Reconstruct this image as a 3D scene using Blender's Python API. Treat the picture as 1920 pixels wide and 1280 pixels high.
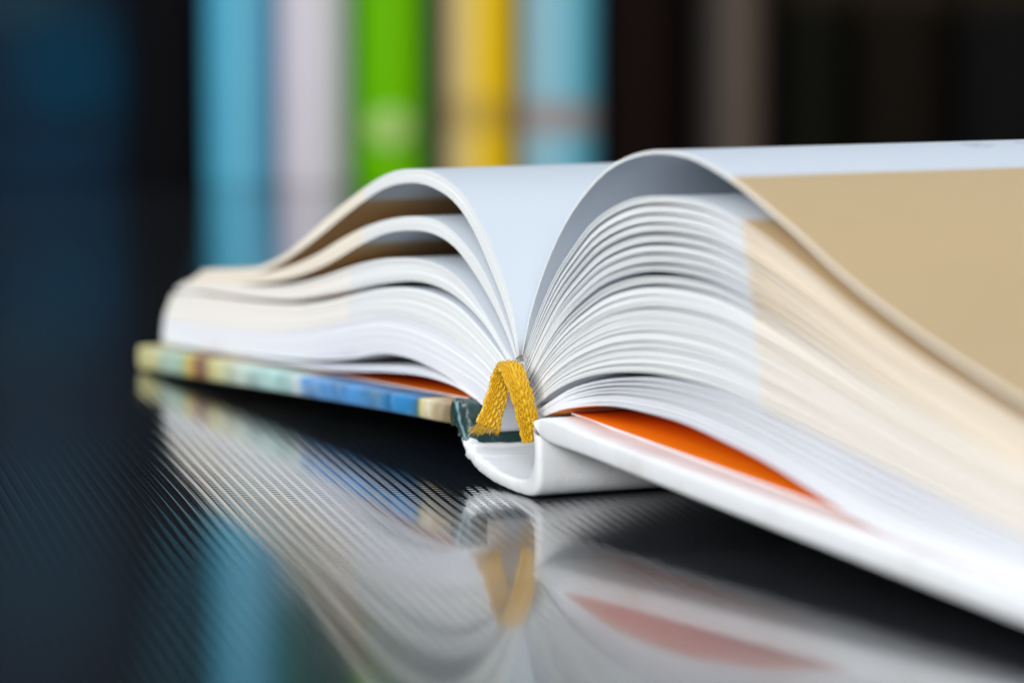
import bpy, math, random
from mathutils import Vector, Matrix
random.seed(7)
S = bpy.context.scene
for o in list(bpy.data.objects):
    bpy.data.objects.remove(o)
MM = 0.001

# ------------------------------------------------------------------ camera
cam_d = bpy.data.cameras.new("camera")
cam = bpy.data.objects.new("camera", cam_d)
S.collection.objects.link(cam)
cam.location = (0.0, -0.566, 0.084)
cam.rotation_euler = (math.radians(90) - math.atan(810 / 7300), 0, 0)
cam_d.sensor_width = 36
cam_d.lens = 36 * 7300 / 1920
cam_d.clip_start = 0.01
cam_d.clip_end = 20
cam_d.dof.use_dof = True
cam_d.dof.focus_distance = 0.5655
cam_d.dof.aperture_fstop = 12.6
cam_d.dof.aperture_blades = 0
S.camera = cam

# ------------------------------------------------------------------ world and lamps
W = bpy.data.worlds.new("World")
S.world = W
W.use_nodes = True
W.node_tree.nodes["Background"].inputs[0].default_value = (0.77, 0.88, 1.0, 1)
W.node_tree.nodes["Background"].inputs[1].default_value = 0.27


def area(name, loc, target, size, power, col):
    d = bpy.data.lights.new(name, 'AREA')
    d.shape = 'RECTANGLE'
    d.size, d.size_y = size
    d.energy = power
    d.color = col
    o = bpy.data.objects.new(name, d)
    S.collection.objects.link(o)
    o.location = loc
    o.rotation_euler = (Vector(target) - Vector(loc)).to_track_quat('-Z', 'Y').to_euler()
    return o


area("window_light", (-1.70, -1.90, 1.25), (0, 0.1, 0.02), (1.4, 1.1), 41, (1.0, 0.985, 0.96))
area("front_fill_light", (-0.24, -2.50, 0.68), (0, 0.05, 0.03), (1.3, 0.8), 34, (0.97, 0.985, 1.0))  # unseen fill added behind the camera to lighten under the high right leaf
area("overhead_softbox", (0.1, 0.1, 1.6), (0, 0.1, 0), (1.7, 1.7), 5.2, (0.70, 0.84, 1.0))  # added overhead softbox, stands in for ambient light from above
area("rear_rim_light", (-0.95, 0.80, 1.10), (0, 0.05, 0.03), (0.8, 0.8), 8, (0.86, 0.93, 1.0))  # added rim light from the rear left, meant to brighten the raised leaf

S.view_settings.view_transform = 'Standard'
S.view_settings.look = 'None'
S.view_settings.exposure = 0.31
S.view_settings.gamma = 1.0
S.render.engine = 'CYCLES'
S.cycles.use_denoising = True
S.cycles.max_bounces = 10
S.cycles.diffuse_bounces = 6
S.cycles.glossy_bounces = 4
S.cycles.sample_clamp_indirect = 6
S.cycles.blur_glossy = 0.0
S.cycles.caustics_reflective = False
S.cycles.caustics_refractive = False


# ------------------------------------------------------------------ material helpers
class NT:
    def __init__(self, name):
        self.m = bpy.data.materials.new(name)
        self.m.use_nodes = True
        self.t = self.m.node_tree
        self.b = self.t.nodes["Principled BSDF"]

    def n(self, typ, **kw):
        x = self.t.nodes.new(typ)
        for k, v in kw.items():
            setattr(x, k, v)
        return x

    def l(self, a, b):
        self.t.links.new(a, b)

    def sock(self, s, v):
        if isinstance(v, (int, float)):
            s.default_value = v
        elif isinstance(v, tuple):
            s.default_value = v
        else:
            self.l(v, s)

    def math(self, op, a, b=0.0, c=0.0):
        x = self.n('ShaderNodeMath', operation=op)
        for i, v in enumerate((a, b, c)):
            self.sock(x.inputs[i], v)
        return x.outputs[0]

    def step(self, v, lo, hi):
        x = self.n('ShaderNodeMapRange', interpolation_type='SMOOTHSTEP')
        self.sock(x.inputs[0], v)
        self.sock(x.inputs[1], lo)
        self.sock(x.inputs[2], hi)
        return x.outputs[0]

    def mix(self, f, a, b):
        x = self.n('ShaderNodeMix', data_type='RGBA')
        self.sock(x.inputs[0], f)
        for i, v in ((6, a), (7, b)):
            if isinstance(v, tuple) and len(v) == 3:
                v = (*v, 1)
            self.sock(x.inputs[i], v)
        return x.outputs[2]

    def noise(self, scale, vec=None, detail=3.0, rough=0.5):
        x = self.n('ShaderNodeTexNoise')
        x.inputs['Scale'].default_value = scale
        x.inputs['Detail'].default_value = detail
        x.inputs['Roughness'].default_value = rough
        if vec is not None:
            self.l(vec, x.inputs['Vector'])
        return x.outputs['Fac']

    def ramp(self, f, stops, interp='LINEAR'):
        x = self.n('ShaderNodeValToRGB')
        cr = x.color_ramp
        cr.interpolation = interp
        while len(cr.elements) < len(stops):
            cr.elements.new(0.5)
        for e, (p, c) in zip(cr.elements, stops):
            e.position = p
            e.color = (*c, 1)
        self.l(f, x.inputs[0])
        return x.outputs[0]

    def obj(self):
        return self.n('ShaderNodeTexCoord').outputs['Object']

    def uv(self):
        u = self.n('ShaderNodeUVMap', uv_map='UVMap')
        s = self.n('ShaderNodeSeparateXYZ')
        self.l(u.outputs[0], s.inputs[0])
        return u.outputs[0], s.outputs[0], s.outputs[1]

    def scaled(self, vec, sc):
        x = self.n('ShaderNodeVectorMath', operation='MULTIPLY')
        self.l(vec, x.inputs[0])
        x.inputs[1].default_value = sc
        return x.outputs[0]

    def bump(self, h, dist, strength=1.0):
        x = self.n('ShaderNodeBump')
        x.inputs['Strength'].default_value = strength
        x.inputs['Distance'].default_value = dist
        self.l(h, x.inputs['Height'])
        self.l(x.outputs[0], self.b.inputs['Normal'])

    def set(self, **kw):
        for k, v in kw.items():
            k = k.replace('_', ' ')
            s = self.b.inputs[k]
            if isinstance(v, tuple) and len(v) == 3:
                v = (*v, 1)
            self.sock(s, v)
        return self


def plain(name, col, rough=0.6, spec=0.4, nscale=0, namp=0.0):
    k = NT(name)
    k.set(Roughness=rough, Specular_IOR_Level=spec)
    if namp:
        f = k.noise(nscale, k.obj(), 4)
        d = tuple(max(0, c * (1 - namp)) for c in col)
        e = tuple(min(1, c * (1 + namp)) for c in col)
        k.set(Base_Color=k.mix(f, d, e))
    else:
        k.set(Base_Color=col)
    return k.m


BEIGE = (0.54, 0.385, 0.21)


def page_face(name, white, printed, sss=0.0):
    """paper leaf: white inner margin, tan print beyond it (UV.x = mm/100 past the print edge)"""
    k = NT(name)
    uv, x, y = k.uv()
    n = k.noise(9, uv, 4)
    w = k.mix(k.math('MULTIPLY', n, 0.5), white, tuple(c * 0.93 for c in white))
    col = w
    if printed:
        big = k.noise(2.2, uv, 3)
        b = k.mix(big, BEIGE, (0.59, 0.43, 0.25))
        w2 = w
        if sss:
            # two small blurred pencil-like marks in the margin and a faint thumb smudge on the tan print
            vn = k.noise(120, k.scaled(uv, (1.6, 0.5, 1)), 2)
            win = k.math('MULTIPLY', k.step(x, -0.165, -0.150), k.math('SUBTRACT', 1.0, k.step(x, -0.118, -0.105)))
            ya = k.math('MULTIPLY', k.step(y, 0.425, 0.435), k.math('SUBTRACT', 1.0, k.step(y, 0.465, 0.475)))
            yb = k.math('MULTIPLY', k.step(y, 0.515, 0.525), k.math('SUBTRACT', 1.0, k.step(y, 0.560, 0.570)))
            marks = k.math('MULTIPLY', k.step(vn, 0.42, 0.58), k.math('MULTIPLY', win, k.math('ADD', ya, yb)))
            w2 = k.mix(k.math('MULTIPLY', marks, 0.45), w, (0.10, 0.13, 0.22))
            dx, dy = k.math('SUBTRACT', x, 0.375), k.math('SUBTRACT', y, 0.235)
            d2 = k.math('SQRT', k.math('ADD', k.math('MULTIPLY', dx, dx), k.math('MULTIPLY', dy, dy)))
            b = k.mix(k.math('MULTIPLY', k.math('SUBTRACT', 1.0, k.step(d2, 0.004, 0.02)), 0.22), b, (0.25, 0.18, 0.10))
        col = k.mix(k.step(x, -0.004, 0.004), w2, b)
    k.set(Base_Color=col, Roughness=0.55, Specular_IOR_Level=0.3)
    if sss:
        k.set(Subsurface_Weight=sss, Subsurface_Scale=0.0006)
        k.b.inputs['Subsurface Radius'].default_value = (1.0, 0.95, 0.85)
    k.bump(k.noise(900, k.scaled(uv, (1, 1, 1)), 3), 0.00002, 0.35)
    return k.m


def page_edge(name, white, tint, pale=0.0):
    k = NT(name)
    uv, x, y = k.uv()
    st = k.noise(30, k.scaled(uv, (0.35, 260, 1)), 3)
    fine = k.noise(260, k.scaled(uv, (1, 12, 1)), 2)
    f = k.math('ADD', k.math('MULTIPLY', st, 0.6), k.math('MULTIPLY', fine, 0.4))
    w = k.mix(f, tuple(c * 0.84 for c in white), white)
    if tint:
        t = k.mix(f, tuple(a + (0.88 - a) * pale for a in (0.86, 0.75, 0.60)), tuple(a + (0.93 - a) * pale for a in (0.95, 0.89, 0.78)))
        w = k.mix(k.step(x, -0.01, 0.01), w, t)
    k.set(Base_Color=w, Roughness=0.8, Specular_IOR_Level=0.15)
    return k.m


M = {}
M['page'] = page_face('printed_paper', (0.64, 0.685, 0.735), True)
M['thin_page'] = page_face('translucent_printed_paper', (0.66, 0.705, 0.765), True, 0.5)
M['page_edge'] = page_edge('paper_cut_edge', (0.89, 0.905, 0.90), True)
M['page_edge_pale'] = page_edge('paper_cut_edge_pale', (0.89, 0.905, 0.90), True, 0.6)
M['plain_page'] = page_face('coated_paper', (0.84, 0.85, 0.88), False)
M['plain_edge'] = page_edge('coated_paper_edge', (0.87, 0.88, 0.93), False)
M['orange'] = plain('orange_paper', (0.95, 0.29, 0.006), 0.5, 0.3, 60, 0.08)
M['white_cover'] = None


def white_cover():
    k = NT('white_cover_paper')
    o = k.obj()
    n = k.noise(70, o, 5, 0.6)
    d = k.noise(420, o, 4)
    col = k.mix(k.step(n, 0.45, 0.75), (0.78, 0.795, 0.81), (0.69, 0.685, 0.665))
    col = k.mix(k.math('MULTIPLY', k.step(d, 0.62, 0.75), 0.25), col, (0.50, 0.45, 0.38))
    k.set(Base_Color=col, Roughness=0.5, Specular_IOR_Level=0.4)
    k.bump(k.math('ADD', k.noise(1400, o, 3), k.math('MULTIPLY', n, 2.0)), 0.00008, 0.5)
    return k.m


M['white_cover'] = white_cover()


def printed_cover():
    k = NT('printed_cover')
    uv, x, y = k.uv()          # x: distance from spine hinge in mm / 160
    o = k.obj()
    wob = k.math('MULTIPLY', k.math('SUBTRACT', k.noise(55, o, 3), 0.5), 0.016)
    f = k.math('ADD', x, wob)
    st = [(0.0, (0.66, 0.46, 0.20)), (0.045, (0.70, 0.50, 0.24)), (0.062, (0.86, 0.78, 0.56)), (0.08, (0.74, 0.64, 0.30)),
          (0.092, (0.06, 0.15, 0.16)), (0.105, (0.03, 0.22, 0.50)), (0.155, (0.04, 0.27, 0.60)), (0.175, (0.02, 0.15, 0.36)),
          (0.19, (0.08, 0.32, 0.64)), (0.33, (0.10, 0.32, 0.70)), (0.425, (0.12, 0.35, 0.70)), (0.445, (0.72, 0.82, 0.82)),
          (0.48, (0.46, 0.72, 0.68)), (0.57, (0.52, 0.74, 0.70)), (0.64, (0.68, 0.77, 0.66)), (0.70, (0.70, 0.70, 0.36)),
          (0.74, (0.62, 0.54, 0.22)), (0.752, (0.24, 0.11, 0.06)), (0.785, (0.28, 0.13, 0.07)), (0.80, (0.60, 0.40, 0.10)),
          (0.825, (0.60, 0.53, 0.18)), (0.84, (0.34, 0.52, 0.36)), (0.90, (0.58, 0.74, 0.62)), (0.93, (0.70, 0.70, 0.36)),
          (0.95, (0.72, 0.66, 0.27)), (1.0, (0.76, 0.70, 0.33))]
    c = k.ramp(f, st)
    c = k.mix(k.math('MULTIPLY', k.step(k.noise(230, o, 3), 0.5, 0.72), 0.3), c, (0.50, 0.54, 0.54))
    c = k.mix(k.math('MULTIPLY', k.step(k.noise(120, o, 4, 0.6), 0.42, 0.7), 0.45), c, (0.05, 0.09, 0.12))
    k.set(Base_Color=c, Roughness=0.38, Specular_IOR_Level=0.5)
    return k.m


M['printed_cover'] = printed_cover()


def cloth():
    k = NT('green_hinge_cloth')
    o = k.obj()
    n = k.noise(260, o, 4)
    c = k.mix(n, (0.005, 0.022, 0.022), (0.024, 0.066, 0.062))
    c = k.mix(k.math('MULTIPLY', k.step(k.noise(700, o, 2), 0.6, 0.7), 0.5), c, (0.09, 0.17, 0.17))
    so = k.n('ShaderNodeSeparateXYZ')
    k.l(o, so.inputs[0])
    # glossy highlight painted into the cloth colour: a pale streak at the board fold
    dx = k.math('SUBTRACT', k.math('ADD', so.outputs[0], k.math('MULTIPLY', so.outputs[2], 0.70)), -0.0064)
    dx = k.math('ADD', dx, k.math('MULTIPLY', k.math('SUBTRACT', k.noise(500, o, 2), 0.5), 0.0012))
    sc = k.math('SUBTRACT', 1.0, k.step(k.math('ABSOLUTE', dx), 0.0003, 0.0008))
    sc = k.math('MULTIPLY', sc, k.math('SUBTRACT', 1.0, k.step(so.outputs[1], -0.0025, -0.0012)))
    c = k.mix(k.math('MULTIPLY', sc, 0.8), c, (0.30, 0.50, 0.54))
    k.set(Base_Color=c, Roughness=0.36, Specular_IOR_Level=0.6, Coat_Weight=0.15, Coat_Roughness=0.22)
    k.bump(k.math('ADD', n, k.noise(1500, o, 2)), 0.0002, 0.8)
    return k.m


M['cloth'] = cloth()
M['lining'] = plain('grey_lining_paper', (0.62, 0.63, 0.67), 0.8, 0.2, 120, 0.10)


def silk():
    k = NT('yellow_silk')
    uv, x, y = k.uv()
    n = k.noise(1100, k.obj(), 2)
    c = k.mix(n, (0.52, 0.285, 0.001), (0.78, 0.475, 0.004))
    k.set(Base_Color=c, Roughness=0.33, Specular_IOR_Level=0.55, Sheen_Weight=0.1, Sheen_Roughness=0.4)
    k.b.inputs['Sheen Tint'].default_value = (1, 0.8, 0.3, 1)
    return k.m


M['silk'] = silk()
M['thread'] = plain('loose_thread', (0.42, 0.38, 0.30), 0.7, 0.2)


def tabletop():
    k = NT('black_ribbed_gloss')
    o = k.obj()
    s = k.n('ShaderNodeSeparateXYZ')
    k.l(o, s.inputs[0])
    X, Y = s.outputs[0], s.outputs[1]
    Q = (0.978, 0.209)
    R = (0.150, 0.989)

    def dot(d):
        return k.math('ADD', k.math('MULTIPLY', X, d[0]), k.math('MULTIPLY', Y, d[1]))
    wob = k.math('MULTIPLY', k.math('SUBTRACT', k.noise(9, o, 2), 0.5), 0.0006)
    q = k.math('FRACT', k.math('DIVIDE', k.math('ADD', dot(Q), wob), 0.00157))
    r = k.math('DIVIDE', k.math('ADD', dot(R), wob), 0.00178)
    up = k.step(q, 0.26, 0.40)
    dn = k.math('SUBTRACT', 1.0, k.step(q, 0.90, 1.0))
    mask = k.math('MULTIPLY', up, dn)
    # each rib leans its rounded face along the grid direction
    sr = k.math('MULTIPLY_ADD', k.math('SINE', k.math('MULTIPLY', r, 2 * math.pi)), 0.5, 0.5)
    sr = k.math('POWER', sr, 2.3)
    vary = k.math('ADD', 0.75, k.math('MULTIPLY', k.noise(160, o, 2), 0.5))
    sr = k.math('MULTIPLY', k.math('MULTIPLY', sr, mask), k.math('MULTIPLY', vary, RIB))
    # raised shoulders of every ribbed strip
    e1 = k.math('MULTIPLY', k.step(q, 0.24, 0.32), k.math('SUBTRACT', 1.0, k.step(q, 0.34, 0.44)))
    e2 = k.math('MULTIPLY', k.step(q, 0.86, 0.93), k.math('SUBTRACT', 1.0, k.step(q, 0.95, 1.0)))
    sq = k.math('MULTIPLY', k.math('SUBTRACT', e1, e2), SHOULDER)
    nx = k.math('SUBTRACT', k.math('MULTIPLY', sr, -R[0]), k.math('MULTIPLY', sq, Q[0]))
    ny = k.math('SUBTRACT', k.math('MULTIPLY', sr, -R[1]), k.math('MULTIPLY', sq, Q[1]))
    cx = k.n('ShaderNodeCombineXYZ')
    k.l(nx, cx.inputs[0])
    k.l(ny, cx.inputs[1])
    cx.inputs[2].default_value = 1.0
    nn = k.n('ShaderNodeVectorMath', operation='NORMALIZE')
    k.l(cx.outputs[0], nn.inputs[0])
    k.l(nn.outputs[0], k.b.inputs['Normal'])
    k.l(nn.outputs[0], k.b.inputs['Coat Normal'])
    dirt = k.step(k.noise(26, o, 5, 0.6), 0.35, 0.75)
    # a little dust and a few faint smudges on the lacquer
    vo = k.n('ShaderNodeTexVoronoi', feature='F1')
    vo.inputs['Scale'].default_value = 260
    k.l(o, vo.inputs['Vector'])
    sel = k.n('ShaderNodeSeparateColor')
    k.l(vo.outputs['Color'], sel.inputs[0])
    sp = k.math('MULTIPLY', k.math('LESS_THAN', vo.outputs['Distance'], k.math('MULTIPLY', sel.outputs[1], 0.07)), k.math('GREATER_THAN', sel.outputs[0], 0.80))
    k.set(Base_Color=k.mix(k.math('MULTIPLY', sp, 0.6), (0.016, 0.017, 0.020), (0.35, 0.34, 0.32)), IOR=2.2, Specular_IOR_Level=0.5, Coat_Weight=1.0, Coat_IOR=2.2, Coat_Roughness=0.06,
          Roughness=k.math('ADD', 0.05, k.math('MULTIPLY', dirt, 0.06)))
    return k.m


RIB = 0.125
SHOULDER = 0.085
M['table'] = tabletop()

# ------------------------------------------------------------------ geometry helpers
COL = S.collection


def thing(name, label, cat, loc=(0, 0, 0), rz=0.0, group=None):
    o = bpy.data.objects.new(name, None)
    COL.objects.link(o)
    o.location = loc
    o.rotation_euler = (0, 0, rz)
    o.empty_display_size = 0.02
    o['label'] = label
    o['category'] = cat
    if group:
        o['group'] = group
    return o


def mesh(name, verts, faces, mats, parent=None, mi=None, uvs=None, smooth=True):
    me = bpy.data.meshes.new(name)
    me.from_pydata([tuple(v) for v in verts], [], faces)
    for m in mats:
        me.materials.append(m)
    if mi:
        me.polygons.foreach_set('material_index', mi)
    if uvs:
        ul = me.uv_layers.new(name='UVMap')
        for lp in me.loops:
            ul.data[lp.index].uv = uvs[lp.vertex_index]
    me.polygons.foreach_set('use_smooth', [smooth] * len(me.polygons))
    me.update()
    o = bpy.data.objects.new(name, me)
    COL.objects.link(o)
    if parent:
        o.parent = parent
    return o


def spline(pts, n):
    """smooth curve through pts (centripetal), resampled to n points evenly by length"""
    P = [Vector(p) for p in pts]
    P = [P[0] * 2 - P[1]] + P + [P[-1] * 2 - P[-2]]
    dense = []
    for i in range(1, len(P) - 2):
        p0, p1, p2, p3 = P[i - 1:i + 3]
        t0 = 0.0
        t1 = t0 + max((p1 - p0).length, 1e-6) ** 0.5
        t2 = t1 + max((p2 - p1).length, 1e-6) ** 0.5
        t3 = t2 + max((p3 - p2).length, 1e-6) ** 0.5
        for k in range(12):
            t = t1 + (t2 - t1) * k / 12
            a1 = p0 * ((t1 - t) / (t1 - t0)) + p1 * ((t - t0) / (t1 - t0))
            a2 = p1 * ((t2 - t) / (t2 - t1)) + p2 * ((t - t1) / (t2 - t1))
            a3 = p2 * ((t3 - t) / (t3 - t2)) + p3 * ((t - t2) / (t3 - t2))
            b1 = a1 * ((t2 - t) / (t2 - t0)) + a2 * ((t - t0) / (t2 - t0))
            b2 = a2 * ((t3 - t) / (t3 - t1)) + a3 * ((t - t1) / (t3 - t1))
            dense.append(b1 * ((t2 - t) / (t2 - t1)) + b2 * ((t - t1) / (t2 - t1)))
    dense.append(P[-2])
    return resample(dense, n)


def resample(dense, n):
    L = [0.0]
    for a, b in zip(dense, dense[1:]):
        L.append(L[-1] + (b - a).length)
    out, j = [], 0
    for i in range(n):
        d = L[-1] * i / (n - 1)
        while j < len(L) - 2 and L[j + 1] < d:
            j += 1
        f = (d - L[j]) / max(L[j + 1] - L[j], 1e-9)
        out.append(dense[j].lerp(dense[j + 1], min(max(f, 0), 1)))
    return out


# ------------------------------------------------------------------ the setting
def box_mesh(x0, x1, y0, y1, z0, z1):
    v = [(x, y, z) for z in (z0, z1) for y in (y0, y1) for x in (x0, x1)]
    f = [(0, 2, 3, 1), (4, 5, 7, 6), (0, 1, 5, 4), (2, 6, 7, 3), (0, 4, 6, 2), (1, 3, 7, 5)]
    return v, f


v, f = box_mesh(-0.9, 0.9, -0.75, 1.0, -0.03, 0)
tb = mesh('tabletop', v, f, [M['table']], smooth=False)
tb['label'] = 'glossy black tabletop with a fine ribbed grid reflecting the open book'
tb['category'] = 'table'

v, f = box_mesh(-2.0, 2.0, 1.25, 1.33, -0.75, 1.6)
wall = mesh('wall', v, f, [plain('dark_wall', (0.006, 0.005, 0.005), 0.9, 0.03, 6, 0.3)], smooth=False)
wall['kind'] = 'structure'

# ------------------------------------------------------------------ the open book
ANG = math.radians(65.3)
book = thing('open_book', 'thick open hardback with fanned pages and a yellow ribbon standing on its spine', 'book',
             (0, 0, 0), -ANG)
# local axes of the book: x across the open spread, y along the spine away from the tail, z up (in mm below)
NS = 56
VLEN = 222.0


def crv(pts, n=NS):
    return spline([(a, b, 0) for a, b in pts], n)


def lerp_curves(a, b, t):
    return [p.lerp(q, t) for p, q in zip(a, b)]


def leaf(cen, width, u_print, mats, v0, name='page', label=None, vend=VLEN):
    """one leaf: cen = centre line (u,z), width = thickness at each sample"""
    n = len(cen)
    nor = []
    for i in range(n):
        a, b = cen[max(i - 1, 0)], cen[min(i + 1, n - 1)]
        d = (b - a).normalized()
        q = Vector((-d.y, d.x, 0))
        if q.y < 0 and i > n // 3:
            q = -q
        if nor and q.dot(nor[-1]) < 0:
            q = -q
        nor.append(q)
    # make sure 'nor' points to the upper side of the sheet at mid-length
    if nor[n // 2].y < 0:
        nor = [-q for q in nor]
    s = [0.0]
    for a, b in zip(cen, cen[1:]):
        s.append(s[-1] + (b - a).length)
    s0 = 0.0
    for i in range(n - 1):
        if (abs(cen[i].x) - abs(u_print)) * (abs(cen[i + 1].x) - abs(u_print)) <= 0 and i > 5:
            ff = (abs(u_print) - abs(cen[i].x)) / max(abs(cen[i + 1].x) - abs(cen[i].x), 1e-6)
            s0 = s[i] + ff * (s[i + 1] - s[i])
            break
    verts, uvs, faces, mi = [], [], [], []
    vs = (v0, vend)

    def add(p, v, sx):
        verts.append((p.x * MM, v * MM, p.y * MM))
        uvs.append(((sx - s0) / 100, v / 100))
        return len(verts) - 1
    top = [[add(cen[i] + nor[i] * width[i] * 0.5, v, s[i]) for v in vs] for i in range(n)]
    bot = [[add(cen[i] - nor[i] * width[i] * 0.5, v, s[i]) for v in vs] for i in range(n)]
    faces.append((top[0][0], top[0][1], bot[0][1], bot[0][0])); mi.append(1)
    for i in range(n - 1):
        faces.append((top[i][0], top[i + 1][0], top[i + 1][1], top[i][1])); mi.append(0)
        faces.append((bot[i][0], bot[i][1], bot[i + 1][1], bot[i + 1][0])); mi.append(2)
    # cut edges (own vertices, so they stay crisp)
    for v in vs:
        ids = []
        for i in range(n):
            a = add(cen[i] + nor[i] * width[i] * 0.5, v, s[i])
            uvs[a] = ((s[i] - s0) / 100, 0.5 + random.random() * 0.001)
            b = add(cen[i] - nor[i] * width[i] * 0.5, v, s[i])
            uvs[b] = ((s[i] - s0) / 100, 0.5 + width[i] / 100)
            ids.append((a, b))
        for (a, b), (c, d) in zip(ids, ids[1:]):
            faces.append((a, b, d, c)); mi.append(1)
    e = [add(cen[-1] + nor[-1] * width[-1] * 0.5, vs[0], s[-1]), add(cen[-1] + nor[-1] * width[-1] * 0.5, vs[1], s[-1]),
         add(cen[-1] - nor[-1] * width[-1] * 0.5, vs[1], s[-1]), add(cen[-1] - nor[-1] * width[-1] * 0.5, vs[0], s[-1])]
    faces.append(tuple(e)); mi.append(1)
    o = mesh(name, verts, faces, mats, book, mi, uvs)
    if label:
        o['label'] = label
    return o


def stack(top, bot, layers, u_print, mats, vj=0.12, u_print2=None, name='page', wavy=0.0):
    """layers: list of (thickness, gap_below) in arbitrary units, laid from the top curve to the bottom curve"""
    tot = sum(a + g for a, g in layers)
    acc = 0.0
    for th, gap in layers:
        ta, tb_ = acc / tot, (acc + th) / tot
        acc += th + gap
        tm = (ta + tb_) / 2
        c = lerp_curves(top, bot, tm)
        if wavy:
            ph, am = random.uniform(0, 6.28), random.uniform(-wavy, wavy)
            n = len(c)
            c = [p + Vector((0, am * math.sin(math.pi * i / (n - 1)) * math.sin(ph + 3.2 * i / n), 0)) for i, p in enumerate(c)]
        # leaves are loose over the hump and settle on each other towards the fore edge
        n = len(c)
        fill = [max(min(max((i / (n - 1) - 0.48) / 0.42, 0.0), 1.0) ** 0.8, 0.9 * (1 - min(i / (n - 1) / 0.13, 1.0))) for i in range(n)]
        gt = gap / tot
        c = [p + (q2 - p2) * (gt * f * 0.5) for p, p2, q2, f in zip(c, top, bot, fill)]
        w = [max(0.03, (p - q).length * ((tb_ - ta) * 0.97 + gt * f)) for p, q, f in zip(top, bot, fill)]
        w = [min(x, 0.66) for x in w]
        up = u_print if u_print2 is None else u_print + (u_print2 - u_print) * tm
        leaf(c, w, up, mats(tm) if callable(mats) else mats, random.uniform(-vj, vj), name)


A_top = crv([(2.6, 19.4), (1.1, 24.4), (-1.7, 28.9), (-6.4, 34), (-11.4, 38), (-17.2, 41.5), (-23.1, 43.3), (-29.2, 44.2), (-35.3, 44.2),
             (-43.7, 43.3), (-52.4, 41.1), (-61.3, 38), (-70.4, 34.5), (-82.2, 29.7), (-91.9, 26.1), (-101.9, 23.6), (-114.7, 22.0),
             (-124, 21.3), (-131, 20.4)])
A_bot = crv([(1.9, 19.2), (0.2, 22.7), (-3.4, 27.2), (-8.3, 31.9), (-14.3, 36.9), (-21.15, 40.4), (-31.2, 42.2), (-39.5, 42), (-48, 40.6),
             (-56.8, 37.9), (-65.8, 34.7), (-75, 31.2), (-84.6, 27.8), (-94.4, 24.8), (-104, 22.6), (-115, 21.1), (-125, 20.3), (-133, 19.4)])
B_top = crv([(1.6, 19.1), (-0.6, 22), (-4.7, 26.25), (-10.4, 30.9), (-17.2, 34.3), (-25.2, 36.6), (-33.3, 37), (-43.8, 36), (-54.6, 34),
             (-65.9, 31), (-75.1, 28.1), (-84.6, 25.6), (-94.4, 23.6), (-104, 22.1), (-115, 20.9), (-125, 20.1), (-134, 19.2)])
B_bot = crv([(0.9, 18.7), (-1.3, 21.3), (-6.6, 25.7), (-13.3, 29.9), (-21.2, 33.5), (-29.2, 34.9), (-37.5, 34.8), (-48.1, 33.5), (-59.1, 30.7),
             (-70.5, 27.2), (-82.3, 24.3), (-94.4, 22.1), (-105, 20.8), (-116, 19.7), (-127, 18.9), (-138, 18)])
C_top = crv([(0.6, 18.5), (-2.2, 20), (-9.5, 24.6), (-17.2, 28.3), (-25.2, 30.1), (-35.4, 30.4), (-46, 29.6), (-56.9, 27.9), (-65.9, 26),
             (-75.2, 24), (-87, 21.9), (-98, 20.6), (-110, 19.7), (-122, 19), (-133, 18.2), (-140, 17.6)])
C_bot = crv([(-1.2, 17.7), (-3.4, 19.2), (-10.4, 22.9), (-19.2, 25.7), (-27.2, 26.9), (-35.5, 27), (-43.9, 26.2), (-52.5, 25), (-63.7, 23),
             (-75.2, 21.1), (-87.1, 19.4), (-100, 18.4), (-115, 17.6), (-130, 17), (-145, 15.9)])
D_top = crv([(-1.4, 17.6), (-3.8, 18.8), (-11.4, 22), (-19.2, 24.5), (-27.2, 25.6), (-37.5, 25.7), (-48.2, 24.7), (-59.2, 22.9), (-70.6, 20.8),
             (-84.7, 18.8), (-104.5, 17.4), (-125.4, 16.5), (-140, 15.8), (-147, 14.9)])
E_top = crv([(-4.8, 14.8), (-8.5, 16.4), (-15.9, 18.4), (-27, 20.2), (-38.6, 20.9), (-50.6, 20.3), (-64.9, 17.9), (-89.7, 13.9), (-108.5, 12.2),
             (-130, 11), (-151.5, 10.2)])
E_bot = crv([(-8.6, 11.6), (-11, 12.4), (-23.3, 14.1), (-31, 15), (-42.7, 15.6), (-50.7, 15.2), (-63.4, 13.5), (-80.8, 10.9), (-108.6, 8.6),
             (-130, 7.2), (-152.5, 6.2)])
F_bot = crv([(-9.2, 10.9), (-11.5, 11.3), (-16.5, 12.1), (-23.3, 13.4), (-34.7, 14.6), (-42.7, 14.7), (-50.7, 14.2), (-63.4, 11.9), (-85, 9.6),
             (-108.6, 8.0), (-130, 6.8), (-152.5, 5.8)])
G_top = crv([(-9.5, 10.6), (-11.6, 11.1), (-15.5, 12), (-23.3, 12.95), (-34.7, 13.4), (-46.8, 12.6), (-63.4, 10.9), (-84.4, 9.0), (-108, 7.75),
             (-130, 6.7), (-152, 5.7)])
G_bot = crv([(-10.2, 10.5), (-13.4, 11.2), (-19.5, 12.2), (-31, 12.55), (-46.8, 11.6), (-59.1, 10.4), (-76.3, 8.95), (-108, 7.4),
             (-130, 6.5), (-152, 5.55)])

PM = [M['page'], M['page_edge'], M['page']]
PP = [M['page'], M['page_edge_pale'], M['page']]
WM = [M['plain_page'], M['plain_edge'], M['plain_page']]
FM = [M['plain_page'], M['plain_edge'], M['orange']]

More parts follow.
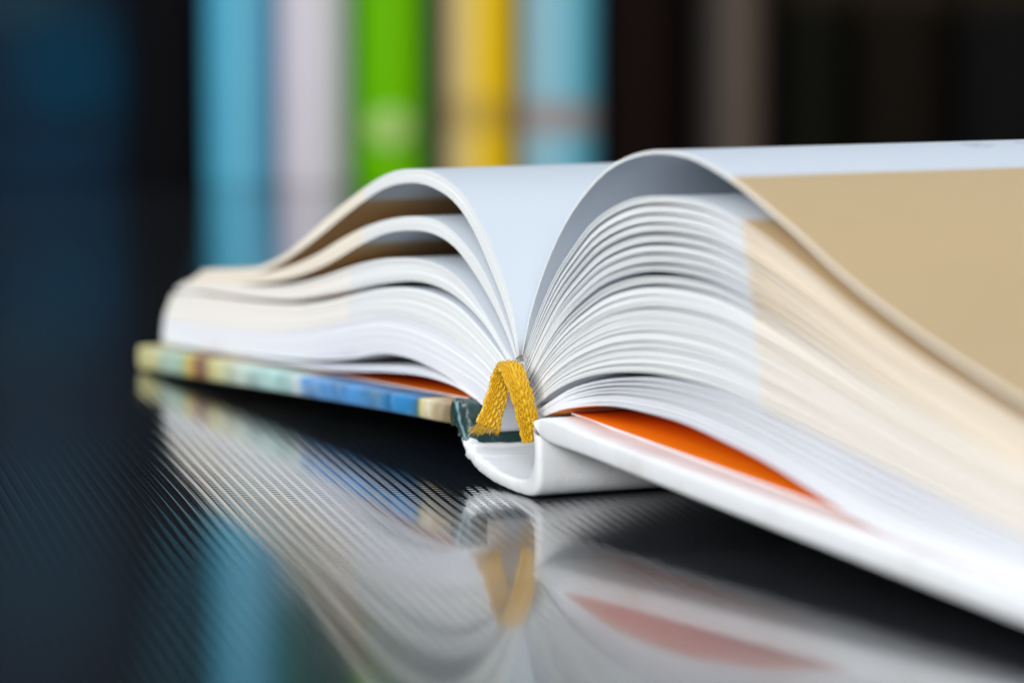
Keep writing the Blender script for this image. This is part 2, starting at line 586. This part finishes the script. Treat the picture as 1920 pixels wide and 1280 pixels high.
stack(A_top, A_bot, [(1, 0.30), (1, 0.16), (1, 0.22), (1, 0.05)], -56, PM)
stack(B_top, B_bot, [(1, 0.12), (1, 0.24), (1, 0.10), (1, 0.20), (1, 0.02)], -57, PM)
stack(C_top, C_bot, [(1, 0.10), (1, 0.06), (1, 0.38), (1, 0.14), (1, 0.08), (1, 0.42), (1, 0.10), (1, 0.05)], -62, PP)
stack(D_top, E_top, [(1, .05), (1, .04), (1, .05), (1, .1), (1, .03), (1, .04), (1, .3), (1, .05), (1, .05), (1, .15), (1, .05), (1, .5)], -63, PP)
stack(E_top, E_bot, [(1, .04), (1, .03), (1, .03), (1, .04), (1, .05), (1, .03), (1, .03), (1, .1), (1, .04), (1, .03), (1, .03), (1, .2), (1, .05), (1, .25)],
      -400, WM)
stack(E_bot, F_bot, [(1, .15), (1, .1)], -400, WM)
gl = [p.lerp(q, 0.62) for p, q in zip(G_top, G_bot)]
stack(G_top, gl, [(1, .08), (1, .1)], -400, WM)
leaf([p.lerp(q, 0.84) for p, q in zip(G_top, G_bot)], [max(.05, (p - q).length * .22) for p, q in zip(G_top, G_bot)], -400, FM, 0.0,
     'flyleaf', 'white flyleaf with an orange underside on the left half')

R1 = crv([(3.4, 19.7), (5.5, 24.9), (9.2, 30.6), (13.7, 36), (18.9, 40.9), (25, 45.1), (31.7, 48.5), (38.3, 50.5), (44.8, 51.6), (51.1, 51.9),
          (57.3, 51.6), (63.4, 50.6), (70.8, 48.8), (78.1, 46.5), (86.5, 43.7), (94.8, 40.6), (105.4, 37.2), (115.5, 34.4), (125.3, 31.9),
          (139.3, 28.8), (158, 25.4)])
R1b = crv([(3.6, 19.6), (5.9, 24.8), (9.55, 30.4), (14.0, 35.75), (19.2, 40.55), (25.25, 44.7), (31.85, 48.05), (38.4, 50), (44.8, 51.05), (51.1, 51.35),
           (57.2, 51.0), (63.2, 49.9), (70.5, 48.0), (77.8, 45.6), (86.1, 42.7), (94.4, 39.6), (105, 36.2), (115.2, 33.4), (125, 31.0),
           (139.1, 27.9), (158, 24.6)])
R2 = crv([(4.1, 19.3), (9.2, 26), (14.6, 31.8), (20.7, 36.5), (26.7, 40.4), (33.4, 43.1), (40, 44.8), (46.4, 45.6), (54.3, 45.9), (62, 45.6),
          (70.9, 44.1), (79.5, 41.9), (90.7, 38.5), (100, 35.5), (113, 31.9), (125.4, 29.1), (139.4, 26.2), (158, 23.3)])
R3o = crv([(8.0, 12.3), (12.6, 14.7), (19.9, 17.3), (30.2, 19.6), (41.8, 21.0), (51.4, 21.5), (65.3, 21.3), (79.9, 19.9), (100.5, 17.7),
           (139.8, 13.0), (158, 11.5)])
R3t = crv([(8.6, 11.9), (13.6, 14.0), (19.9, 16.4), (30.2, 18.8), (41.8, 20.4), (51.4, 21.0), (65.3, 21.0), (79.9, 19.6), (100.5, 17.4),
           (139.8, 12.8), (158, 11.3)])
R3b = crv([(11.2, 11.6), (16.4, 13.1), (25.1, 14.7), (33.6, 15.7), (41.9, 16), (54.6, 15.9), (65.3, 15), (77.1, 13.7), (87, 12.1), (100.7, 9.7),
           (107, 8.85), (120, 8.15), (139.9, 7.3), (158, 6.55)])

stack(R1, R1b, [(1, 0.3)], 68, [M['thin_page'], M['page_edge'], M['thin_page']], vj=0.05)
book.children[-1]['label'] = 'single tan printed leaf arching high over the right half'
rl = []
for g in range(7):                       # loose pairs high in the fan
    rl += [(0.30, 0.04), (0.30, 0.02), (0.26, random.uniform(0.32, 0.62))]
rl += [(0.28, 0.1), (0.28, 0.9), (0.3, 0.03), (0.3, 0.05), (0.26, 0.55)]
for g in range(9):
    for j in range(random.choice((3, 4, 5))):
        rl.append((random.uniform(0.26, 0.36), random.uniform(0.0, 0.035)))
    rl[-1] = (rl[-1][0], random.uniform(0.08, 0.32))
stack(R2, R3o, rl, 71, lambda t: PM if t < 0.42 else PP, vj=0.16, u_print2=77, wavy=0.10)
stack(R3t, R3b, [(.4, .5), (.4, .55), (.4, .4), (.4, .5), (.4, .2), (.4, .15), (.4, .3), (.4, .05)], 400, WM)
leaf([p - Vector((0, 0.02, 0)) for p in R3b], [0.16] * NS, 400, FM, 0.0, 'flyleaf', 'white flyleaf with an orange underside on the right half')


def thick_sheet(name, top, bot, v0, v1, mats, n=70, r=0.6, segs=6, crinkle=None, parent=book, uscale=142.0, u0=15.0, label=None):
    """a thick sheet between two section curves, its tail edge rounded, run along the spine from v0 to v1"""
    T, B = crv(top, n), crv(bot, n)
    prof = []                                            # (k across thickness -1..1, v)
    vv = [v1, v0 + 120, v0 + 60, v0 + 30, v0 + 14, v0 + 7, v0 + 3, v0 + r]
    prof += [(1, x) for x in vv]
    for k in range(1, segs):
        a = math.pi * k / segs
        prof.append((math.copysign(abs(math.cos(a)) ** 0.7, math.cos(a)) if abs(math.cos(a)) > 1e-9 else 0, v0 + r - r * math.sin(a) ** 0.7))
    prof += [(-1, x) for x in reversed(vv)]
    verts, uvs, faces = [], [], []
    for i in range(n):
        m = (T[i] + B[i]) * 0.5
        h = (T[i] - B[i]) * 0.5
        for k, v in prof:
            p = m + h * k
            q = Vector((p.x, v, p.y))
            if crinkle:
                q += crinkle(i / (n - 1), k, v - v0, q)
            verts.append(q * MM)
            uvs.append(((abs(p.x) - u0) / uscale, v / 100))
    c = len(prof)
    for i in range(n - 1):
        for j in range(c):
            j2 = (j + 1) % c
            faces.append((i * c + j, i * c + j2, (i + 1) * c + j2, (i + 1) * c + j))
    faces.append(tuple(range(c)))
    faces.append(tuple(reversed(range((n - 1) * c, n * c))))
    o = mesh(name, verts, faces, mats, parent, None, uvs)
    if label:
        o['label'] = label
    return o


from mathutils import noise as mn


def crk(i, k, dv, q):
    near = max(0.0, 1 - dv / 14)
    left = max(0.0, 1 - i / 0.26)
    a = mn.noise(Vector((q.x * 0.9, q.y * 0.5, q.z * 0.9))) * 0.10 * near
    b = mn.noise(Vector((q.x * 1.1 + 7, q.y * 0.8, q.z * 1.1))) * 1.15 * near * left
    c = mn.noise(Vector((q.x * 0.12 + 3, q.y * 0.05, q.z * 0.3))) * 0.12
    return Vector(((a + b) * 0.7, -abs(b) * 0.6, max(a + b + c, -0.1 if q.z > 0.6 else 0)))


SPO = [(-11.2, 5.7), (-10.97, 5.0), (-8.7, 2.7), (-4.8, 1.35), (-1, 0.65), (4.7, 0.15), (10.6, 0.06), (13.2, 0.32), (14.9, 1.15), (15.75, 2.6), (16.0, 5), (16.0, 7.2), (15.6, 9.4)]
SPI = [(-9.9, 5.6), (-8.8, 4.9), (-6.5, 4.2), (-3.3, 3.4), (0.9, 2.55), (6.5, 2.25), (10.2, 2.5), (12.0, 3.0), (13.2, 4.2), (14.0, 6.2), (14.0, 8.2), (13.6, 10.4)]
thick_sheet('spine_cover', SPI, SPO, -3.2, 228, [M['white_cover']], n=110, r=1.0, segs=8, crinkle=crk)


def crk2(i, k, dv, q):
    near = max(0.0, 1 - dv / 10)
    b = mn.noise(Vector((q.x * 0.8 + 7, q.y * 0.8, q.z * 0.8))) * 0.7 * near
    return Vector((b * 0.5, b * 0.6, b))


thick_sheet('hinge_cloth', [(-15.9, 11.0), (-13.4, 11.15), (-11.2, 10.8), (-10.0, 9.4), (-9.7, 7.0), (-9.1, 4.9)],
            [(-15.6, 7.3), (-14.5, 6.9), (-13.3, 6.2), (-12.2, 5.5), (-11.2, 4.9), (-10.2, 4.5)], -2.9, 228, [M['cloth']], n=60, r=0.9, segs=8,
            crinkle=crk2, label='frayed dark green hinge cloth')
bl = thick_sheet('cover_board', [(-15.7, 10.4), (-40, 9.3), (-77, 7.8), (-110, 6.6), (-157, 4.6)],
                 [(-15.7, 7.3), (-38, 6.45), (-77, 4.6), (-118, 2.5), (-157, 0.55)], -3, 228, [M['printed_cover']], n=40, r=0.34,
                 label='left cover board with blue, tan and yellow printed edge')
br = thick_sheet('cover_board', [(13.7, 11.3), (16.2, 12.0), (19.2, 12.25), (31.4, 11.45), (63.6, 10.1), (110, 8.2), (162, 6.05)],
                 [(14.1, 10.5), (15.2, 9.6), (16.6, 9.0), (31.4, 8.38), (63.6, 6.9), (110, 5.0), (162, 3.0)], -3, 228, [M['white_cover']], n=60, r=0.34,
                 label='right cover board in plain white')


def zb_l(u):
    return 10.42 - 0.0412 * (-u - 15.5)


def zb_r(u):
    return 12.75 - 0.0415 * u


pl = crv([(u, zb_l(u) + 0.14) for u in (-17, -40, -80, -120, -153)])
leaf(pl, [0.2] * NS, -400, [M['orange'], M['plain_edge'], M['orange']], 2.2, 'pastedown', 'orange pastedown on the left board')
pr = crv([(u, zb_r(u) + 0.22) for u in (15.5, 40, 80, 120, 157)])
leaf(pr, [0.32] * NS, 400, [M['orange'], M['plain_edge'], M['orange']], 2.2, 'pastedown', 'orange pastedown on the right board')

ARCH = crv([(-9.35, 7.0), (-9.45, 9.0), (-9.0, 11.2), (-6.5, 13.5), (-3.5, 15.8), (-0.5, 17.9), (2.0, 18.6), (3.0, 18.7), (3.8, 17.4), (4.8, 15.0), (6.0, 12.8), (7.6, 11.5), (12.0, 11.3)], 60)
IN = [p + Vector((0, -0.35, 0)) for p in ARCH]
leaf(IN, [0.4] * 60, 400, [M['lining'], M['lining'], M['lining']], 0.35, 'spine_lining')

# ---- ribbon bookmark: woven silk, looped over at the tail
inv = Matrix.Rotation(ANG, 4, 'Z')


def world_mm(px, pz, y):
    """book-local position (mm) of a point given in the room's x, z and depth y (mm)"""
    return inv @ Vector((px, y, pz))


#         x      z      y     width-axis(x,z)   w
RPATH = [(2.70, 8.0, -10.6, (0.97, 0.20), 2.1), (2.45, 9.6, -10.8, (0.97, 0.20), 2.4), (2.18, 11.4, -11.1, (0.965, 0.25), 2.7),
         (1.70, 13.6, -11.4, (0.96, 0.28), 2.8), (1.05, 15.8, -11.4, (0.955, 0.30), 2.85), (0.45, 17.3, -11.1, (0.96, 0.26), 2.9),
         (-0.05, 18.25, -10.1, (0.985, 0.16), 3.0), (-0.5, 18.45, -8.8, (1.0, 0.0), 3.0), (-1.05, 17.7, -7.7, (0.99, -0.10), 2.8),
         (-1.55, 16.3, -7.2, (0.975, -0.20), 2.75), (-2.05, 14.4, -7.2, (0.97, -0.22), 2.75), (-2.62, 12.5, -7.3, (0.96, -0.26), 2.85),
         (-3.1, 11.0, -7.5, (0.955, -0.30), 3.0), (-3.55, 9.75, -7.6, (0.95, -0.30), 3.35)]


def build_ribbon():
    n = 380
    cen = spline([world_mm(a, b, c) for a, b, c, w, d in RPATH], n)
    pts = [Vector((a, b, c)) for a, b, c, w, d in RPATH]
    L = [0.0]
    for a, b in zip(cen, cen[1:]):
        L.append(L[-1] + (b - a).length)
    kp = [0.0]
    cpts = [world_mm(a, b, c) for a, b, c, w, d in RPATH]
    for a, b in zip(cpts, cpts[1:]):
        kp.append(kp[-1] + (b - a).length)
    nc, sub = 26, 6
    m = nc * sub
    verts, faces = [], []
    for i in range(n):
        f = L[i] / L[-1] * kp[-1]
        j = 0
        while j < len(kp) - 2 and kp[j + 1] < f:
            j += 1
        g = min(max((f - kp[j]) / (kp[j + 1] - kp[j]), 0), 1)
        wa = Vector(RPATH[j][3]).lerp(Vector(RPATH[j + 1][3]), g)
        hw = (RPATH[j][4] * (1 - g) + RPATH[j + 1][4] * g) * 0.5
        hw *= 1 + 0.05 * math.sin(L[i] * 2.1) + 0.03 * math.sin(L[i] * 5.3 + 1)
        Wd = (inv @ Vector((wa.x, 0.25, wa.y))).normalized()
        tg = (cen[min(i + 1, n - 1)] - cen[max(i - 1, 0)]).normalized()
        Wd = (Wd - tg * Wd.dot(tg)).normalized()
        Nn = tg.cross(Wd).normalized()
        th = 0.85
        for k in range(m):
            a = 2 * math.pi * k / m
            ca, sa = math.cos(a), math.sin(a)
            ex = 0.75
            px = math.copysign(abs(ca) ** ex, ca) * hw
            py = math.copysign(abs(sa) ** ex, sa) * th
            colf = k / sub
            ci = math.floor(colf)
            cx = colf - ci - 0.5
            ph = L[i] / 1.32 + 0.37 * ci + 0.07 * math.sin(ci * 2.7) + 0.04 * math.sin(L[i] * 1.7 + ci)
            st = ph - math.floor(ph) - 0.5
            body = math.sqrt(max(0.0, 1 - (cx * 2) ** 2 * 0.97))
            lng = max(0.0, 1 - (abs(st) * 2) ** 2.6)
            tilt = cx * 0
            h = 0.50 * body ** 1.5 * (0.12 + 0.88 * lng) - 0.25
            nx, ny = px / (hw * hw), py / (th * th)
            l = math.hypot(nx, ny) or 1
            p = cen[i] + Wd * (px + nx / l * h) + Nn * (py + ny / l * h)
            verts.append(p * MM)
    for i in range(n - 1):
        for k in range(m):
            k2 = (k + 1) % m
            faces.append((i * m + k, (i + 1) * m + k, (i + 1) * m + k2, i * m + k2))
    faces.append(tuple(range(m)))
    faces.append(tuple(reversed(range((n - 1) * m, n * m))))
    return mesh('bookmark_ribbon', verts, faces, [M['silk']], book)


rib = build_ribbon()


def fibres(name, specs, rad, mat, parent):
    """thin threads: list of point lists in book mm"""
    verts, faces = [], []
    for pts in specs:
        P = spline(pts, 7)
        base = len(verts)
        for i, p in enumerate(P):
            d = (P[min(i + 1, 6)] - P[max(i - 1, 0)]).normalized()
            a = d.orthogonal().normalized()
            b = d.cross(a)
            r = rad * (1 - 0.55 * i / 6)
            for k in range(4):
                t = math.pi / 2 * k
                verts.append((p + a * math.cos(t) * r + b * math.sin(t) * r) * MM)
        for i in range(6):
            for k in range(4):
                k2 = (k + 1) % 4
                faces.append((base + i * 4 + k, base + i * 4 + k2, base + (i + 1) * 4 + k2, base + (i + 1) * 4 + k))
    o = mesh(name, verts, faces, [mat], parent)
    o['kind'] = 'stuff'
    return o


sp = []
for i in range(150):
    t = random.random()
    x0 = -5.0 + 3.2 * t
    z0 = 9.95 - 0.95 * t + random.uniform(-.15, .25)
    y0 = -7.6 + random.uniform(-.55, .55)
    ln = random.uniform(0.7, 1.6) * (1.2 - 0.75 * t)
    dx = -0.75 * (1 - t) ** 0.8 + random.uniform(-.28, .2) - 0.10
    dz = -0.80 + random.uniform(-.25, .3) * (1 - t)
    p0 = Vector((x0 + 0.25, z0 + 0.35, y0))
    p1 = Vector((x0 + dx * ln * .5, z0 + dz * ln * .5, y0 + random.uniform(-.2, .2)))
    p2 = Vector((x0 + dx * ln * 1.1 + random.uniform(-.12, .12), z0 + dz * ln + random.uniform(-.1, .15), y0 + random.uniform(-.35, .35)))
    sp.append([world_mm(p.x, p.y, p.z) for p in (p0, p1, p2)])
fibres('frayed_fibres', sp, 0.055, M['silk'], rib)

th = []
for i in range(26):
    t = random.random()
    u = 3.4 + random.uniform(-0.6, 2.2) + 5 * t * t
    z = 19.6 - 6.5 * t * t - random.uniform(0, 0.6)
    d = Vector((random.uniform(-.5, .9), -random.uniform(.1, 1.0), random.uniform(0.4, 1.5)))
    p0 = Vector((u, 0.2, z))
    p1 = p0 + d * 0.5 + Vector((random.uniform(-.2, .2), -.3, random.uniform(-.2, .2)))
    th.append([p0, p1, p0 + d * random.uniform(.8, 1.2)])
fibres('loose_threads', th, 0.022, M['thread'], book)

# ------------------------------------------------------------------ books standing behind
YB = 0.612


def cover_mat(name, stops, rough=0.4, patches=()):
    """stops along the width of the spine (0..1); patches: (z0, z1, colour, amount) printed bands"""
    k = NT(name)
    uv, x, y = k.uv()
    o = k.obj()
    c = k.ramp(x, stops)  # several spines are paler mid-width: shading of the round painted into the stops
    c = k.mix(k.math('MULTIPLY', k.noise(40, o, 3), 0.18), c, tuple(v * 0.6 for v in stops[0][1]))
    for (z0, z1, colr, amt, wob) in patches:
        zz = y
        if wob:
            zz = k.math('ADD', y, k.math('MULTIPLY', k.math('SUBTRACT', k.noise(45, o, 2), 0.5), wob))
        m = k.math('MULTIPLY', k.step(zz, z0 - 0.002, z0 + 0.002), k.math('SUBTRACT', 1.0, k.step(zz, z1 - 0.002, z1 + 0.002)))
        c = k.mix(k.math('MULTIPLY', m, amt), c, colr)
    k.set(Base_Color=c, Roughness=rough, Specular_IOR_Level=0.02 if rough > 0.5 else 0.08)
    return k.m


PAPER = plain('text_block_paper', (0.66, 0.63, 0.55), 0.8, 0.2, 200, 0.1)


def standing_book(x0, x1, height, depth, mat, label, round_=0.18, y=YB, name='book', tilt=0.0):
    w = (x1 - x0) * MM
    root = thing(name, label, 'book', ((x0 + x1) / 2 * MM, y, 0), tilt, 'books standing in a row behind the open book')
    # wrap-around cover: rounded spine and two boards
    n = 14
    sec = [(-w / 2, depth)]
    bul = w * round_
    for i in range(n + 1):
        a = -1 + 2 * i / n
        sec.append((a * w / 2, bul * (1 - math.sqrt(max(0, 1 - (a * 0.96) ** 2)))))
    sec.append((w / 2, depth))
    t = min(0.0028, w * 0.12)
    inn = []
    for i, (x, yy) in enumerate(sec):
        if i == 0 or i == len(sec) - 1:
            inn.append((x - math.copysign(t, x), yy))
        else:
            inn.append((x * (1 - 2 * t / w), yy + t))
    verts, uvs, faces = [], [], []
    zs = [0.0, 0.0012, height - 0.0012, height]
    c = len(sec)
    for zi, z in enumerate(zs):
        e = 0.0004 if zi in (0, 3) else 0.0
        for (x, yy) in sec:
            verts.append((x * (1 - 2 * e / w), yy + e, z)); uvs.append((x / w + 0.5, z))
    for z in (height, 0.0):
        for (x, yy) in inn:
            verts.append((x, yy, z)); uvs.append((x / w + 0.5, z))
    rings = [[r * c + i for i in range(c)] for r in range(6)] + [[i for i in range(c)]]
    for r in range(6):
        for i in range(c - 1):
            faces.append((rings[r][i], rings[r][i + 1], rings[r + 1][i + 1], rings[r + 1][i]))
    mesh('cover', verts, faces, [mat], root, None, uvs)
    v, f = box_mesh(-w / 2 + t * 1.05, w / 2 - t * 1.05, bul + t * 2.2, depth - 0.003, 0.003, height - 0.003)
    mesh('page_block', v, f, [PAPER], root, smooth=False)
    return root


def navy_mat():
    k = NT('navy_cover')
    uv, x, y = k.uv()
    o = k.obj()
    n = k.math('MULTIPLY', k.math('SUBTRACT', k.noise(30, o, 2), 0.5), 0.7)

    def blob(cx, cz, rx, rz):
        a = k.math('DIVIDE', k.math('SUBTRACT', x, cx), rx)
        b = k.math('DIVIDE', k.math('SUBTRACT', y, cz), rz)
        d = k.math('ADD', k.math('SQRT', k.math('ADD', k.math('MULTIPLY', a, a), k.math('MULTIPLY', b, b))), n)
        return k.math('SUBTRACT', 1.0, k.step(d, 0.1, 1.2))
    c = k.mix(x, (0.005, 0.013, 0.028), (0.003, 0.006, 0.012))
    c = k.mix(k.math('MULTIPLY', blob(0.62, 0.034, 0.55, 0.026), 0.75), c, (0.0, 0.036, 0.075))
    c = k.mix(k.math('MULTIPLY', blob(0.25, 0.056, 0.5, 0.012), 0.6), c, (0.012, 0.040, 0.055))
    c = k.mix(k.math('MULTIPLY', blob(0.5, 0.005, 0.5, 0.012), 0.7), c, (0.004, 0.026, 0.056))
    c = k.mix(k.math('MULTIPLY', blob(0.4, 0.12, 0.6, 0.05), 0.8), c, (0.012, 0.045, 0.07))
    k.set(Base_Color=c, Roughness=0.6, Specular_IOR_Level=0.06)
    return k.m


navy = navy_mat()


def row(x0, x1, h, d, mat, label, r=0.18, y=YB):
    return standing_book(x0, x1, h * MM, d * MM, mat, label, r, y)


row(-168, -117, 232, 160, navy, 'wide dark navy book with a mottled cover at the far left end of the row', 0.05, YB + 0.03)
row(-116.3, -94, 236, 160, cover_mat('black_cover', [(0, (0.004, 0.004, 0.005)), (1, (0.003, 0.003, 0.004))], 0.6),
    'black book between the navy book and the light blue book', 0.15, YB + 0.012)
row(-93.0, -72.0, 225, 155, cover_mat('sky_blue_cover', [(0, (0.06, 0.34, 0.50)), (0.25, (0.08, 0.38, 0.55)), (0.5, (0.16, 0.50, 0.68)),  # lighter centre and darker sides: painted shading of the rounded spine
                                                     (0.75, (0.13, 0.43, 0.60)), (1, (0.09, 0.36, 0.54))], 0.4),
    'sky blue book between the black book and the pale lilac book', 0.4)
row(-71.2, -49.0, 122, 100, cover_mat('lilac_cover', [(0, (0.58, 0.55, 0.64)), (0.25, (0.64, 0.58, 0.64)), (0.5, (0.70, 0.66, 0.70)), (0.8, (0.60, 0.59, 0.56)),
                                                  (1, (0.58, 0.57, 0.54))], 0.45),
    'pale lilac white book between the sky blue book and the green book', 0.4)
gr = row(-47.6, -26.0, 230, 155, cover_mat('green_cover', [(0, (0.11, 0.42, 0.0)), (0.3, (0.12, 0.45, 0.0)), (0.55, (0.17, 0.52, 0.0)), (0.8, (0.14, 0.46, 0.0)),  # brighter middle stop paints in the light on the curve
                                                       (1, (0.12, 0.42, 0.0))], 0.4),
         'bright green book with a pale oval label low on its spine', 0.4)
# oval label on the green spine: follows the rounded spine
lv, lf = [(0, 0, 0)], []
wg = 21.6 * MM
for ring in range(1, 5):
    for i in range(28):
        a = 2 * math.pi * i / 28
        xx = math.cos(a) * 8.2 * MM * ring / 4
        zz = math.sin(a) * 6.2 * MM * ring / 4
        lv.append((xx, 0, zz))
lv = [(x, wg * 0.4 * (1 - math.sqrt(max(0, 1 - (x / (wg / 2) * 0.96) ** 2))) - 0.0004, z + 0.018) for x, _, z in lv]
for i in range(28):
    lf.append((0, 1 + i, 1 + (i + 1) % 28))
for ring in range(3):
    for i in range(28):
        a, b = 1 + ring * 28 + i, 1 + ring * 28 + (i + 1) % 28
        lf.append((a, a + 28, b + 28, b))
lab = mesh('spine_label', lv, lf, [plain('pale_green_label', (0.30, 0.48, 0.10), 0.5)], gr)
sm = lab.modifiers.new('thickness', 'SOLIDIFY')
sm.thickness = 0.0003
row(-25.6, -20.8, 220, 150, cover_mat('charcoal_cover', [(0, (0.02, 0.025, 0.03)), (1, (0.05, 0.05, 0.055))], 0.5),
    'thin charcoal booklet between the green book and the yellow book', 0.1, YB + 0.006)
row(-20.2, 1.2, 226, 158, cover_mat('yellow_cover', [(0, (0.60, 0.45, 0.22)), (0.15, (0.66, 0.49, 0.20)), (0.40, (0.72, 0.52, 0.14)), (0.45, (0.92, 0.58, 0.0)),
                                                 (0.76, (0.90, 0.55, 0.0)), (0.90, (0.84, 0.50, 0.0)), (1, (0.70, 0.40, 0.0))], 0.4,
                               [(0.016, 0.027, (0.30, 0.20, 0.06), 0.45, 0.010)]),
    'yellow book with a tan strip down the left of its spine', 0.36)
row(2.4, 26.2, 222, 152, cover_mat('aqua_cover', [(0, (0.30, 0.42, 0.48)), (0.2, (0.28, 0.48, 0.56)), (0.5, (0.25, 0.53, 0.64)), (0.75, (0.12, 0.46, 0.56)),
                                              (1, (0.10, 0.42, 0.54))], 0.4,
                            [(0.016, 0.026, (0.33, 0.27, 0.25), 0.9, 0.008)]),
    'pale aqua book with a brownish picture band low on its spine', 0.4)
row(27.2, 54.6, 234, 160, cover_mat('brown_black_cover', [(0, (0.006, 0.003, 0.003)), (0.5, (0.008, 0.004, 0.003)), (1, (0.003, 0.002, 0.002))], 0.6),
    'brown black book between the pale aqua book and the taupe book', 0.15, YB + 0.01)
row(55.4, 78.5, 229, 157, cover_mat('taupe_cover', [(0, (0.008, 0.007, 0.006)), (0.25, (0.03, 0.025, 0.02)), (0.5, (0.11, 0.085, 0.065)), (0.75, (0.085, 0.058, 0.045)),
                                                (1, (0.02, 0.012, 0.01))], 0.5),
    'dark taupe book with a paler stripe down its spine', 0.2)
drk = [(0.003, 0.003, 0.002), (0.004, 0.003, 0.002), (0.003, 0.003, 0.003)]
lb = ['narrow black book right beside the dark taupe book', 'black book with faint brown marks second from the right end of the row',
      'black book at the right end of the row']
for (x0, x1, h), c, t in zip(((79.4, 104, 238), (104.8, 135, 231), (135.8, 172, 240)), drk, lb):
    row(x0, x1, h, 158, cover_mat('black_cover', [(0, c), (0.5, tuple(2 * v for v in c)), (1, c)], 0.6,
                                  [(0.055, 0.09, (0.02, 0.014, 0.008), 0.8, 0.03)]), t, 0.12, YB + 0.015)
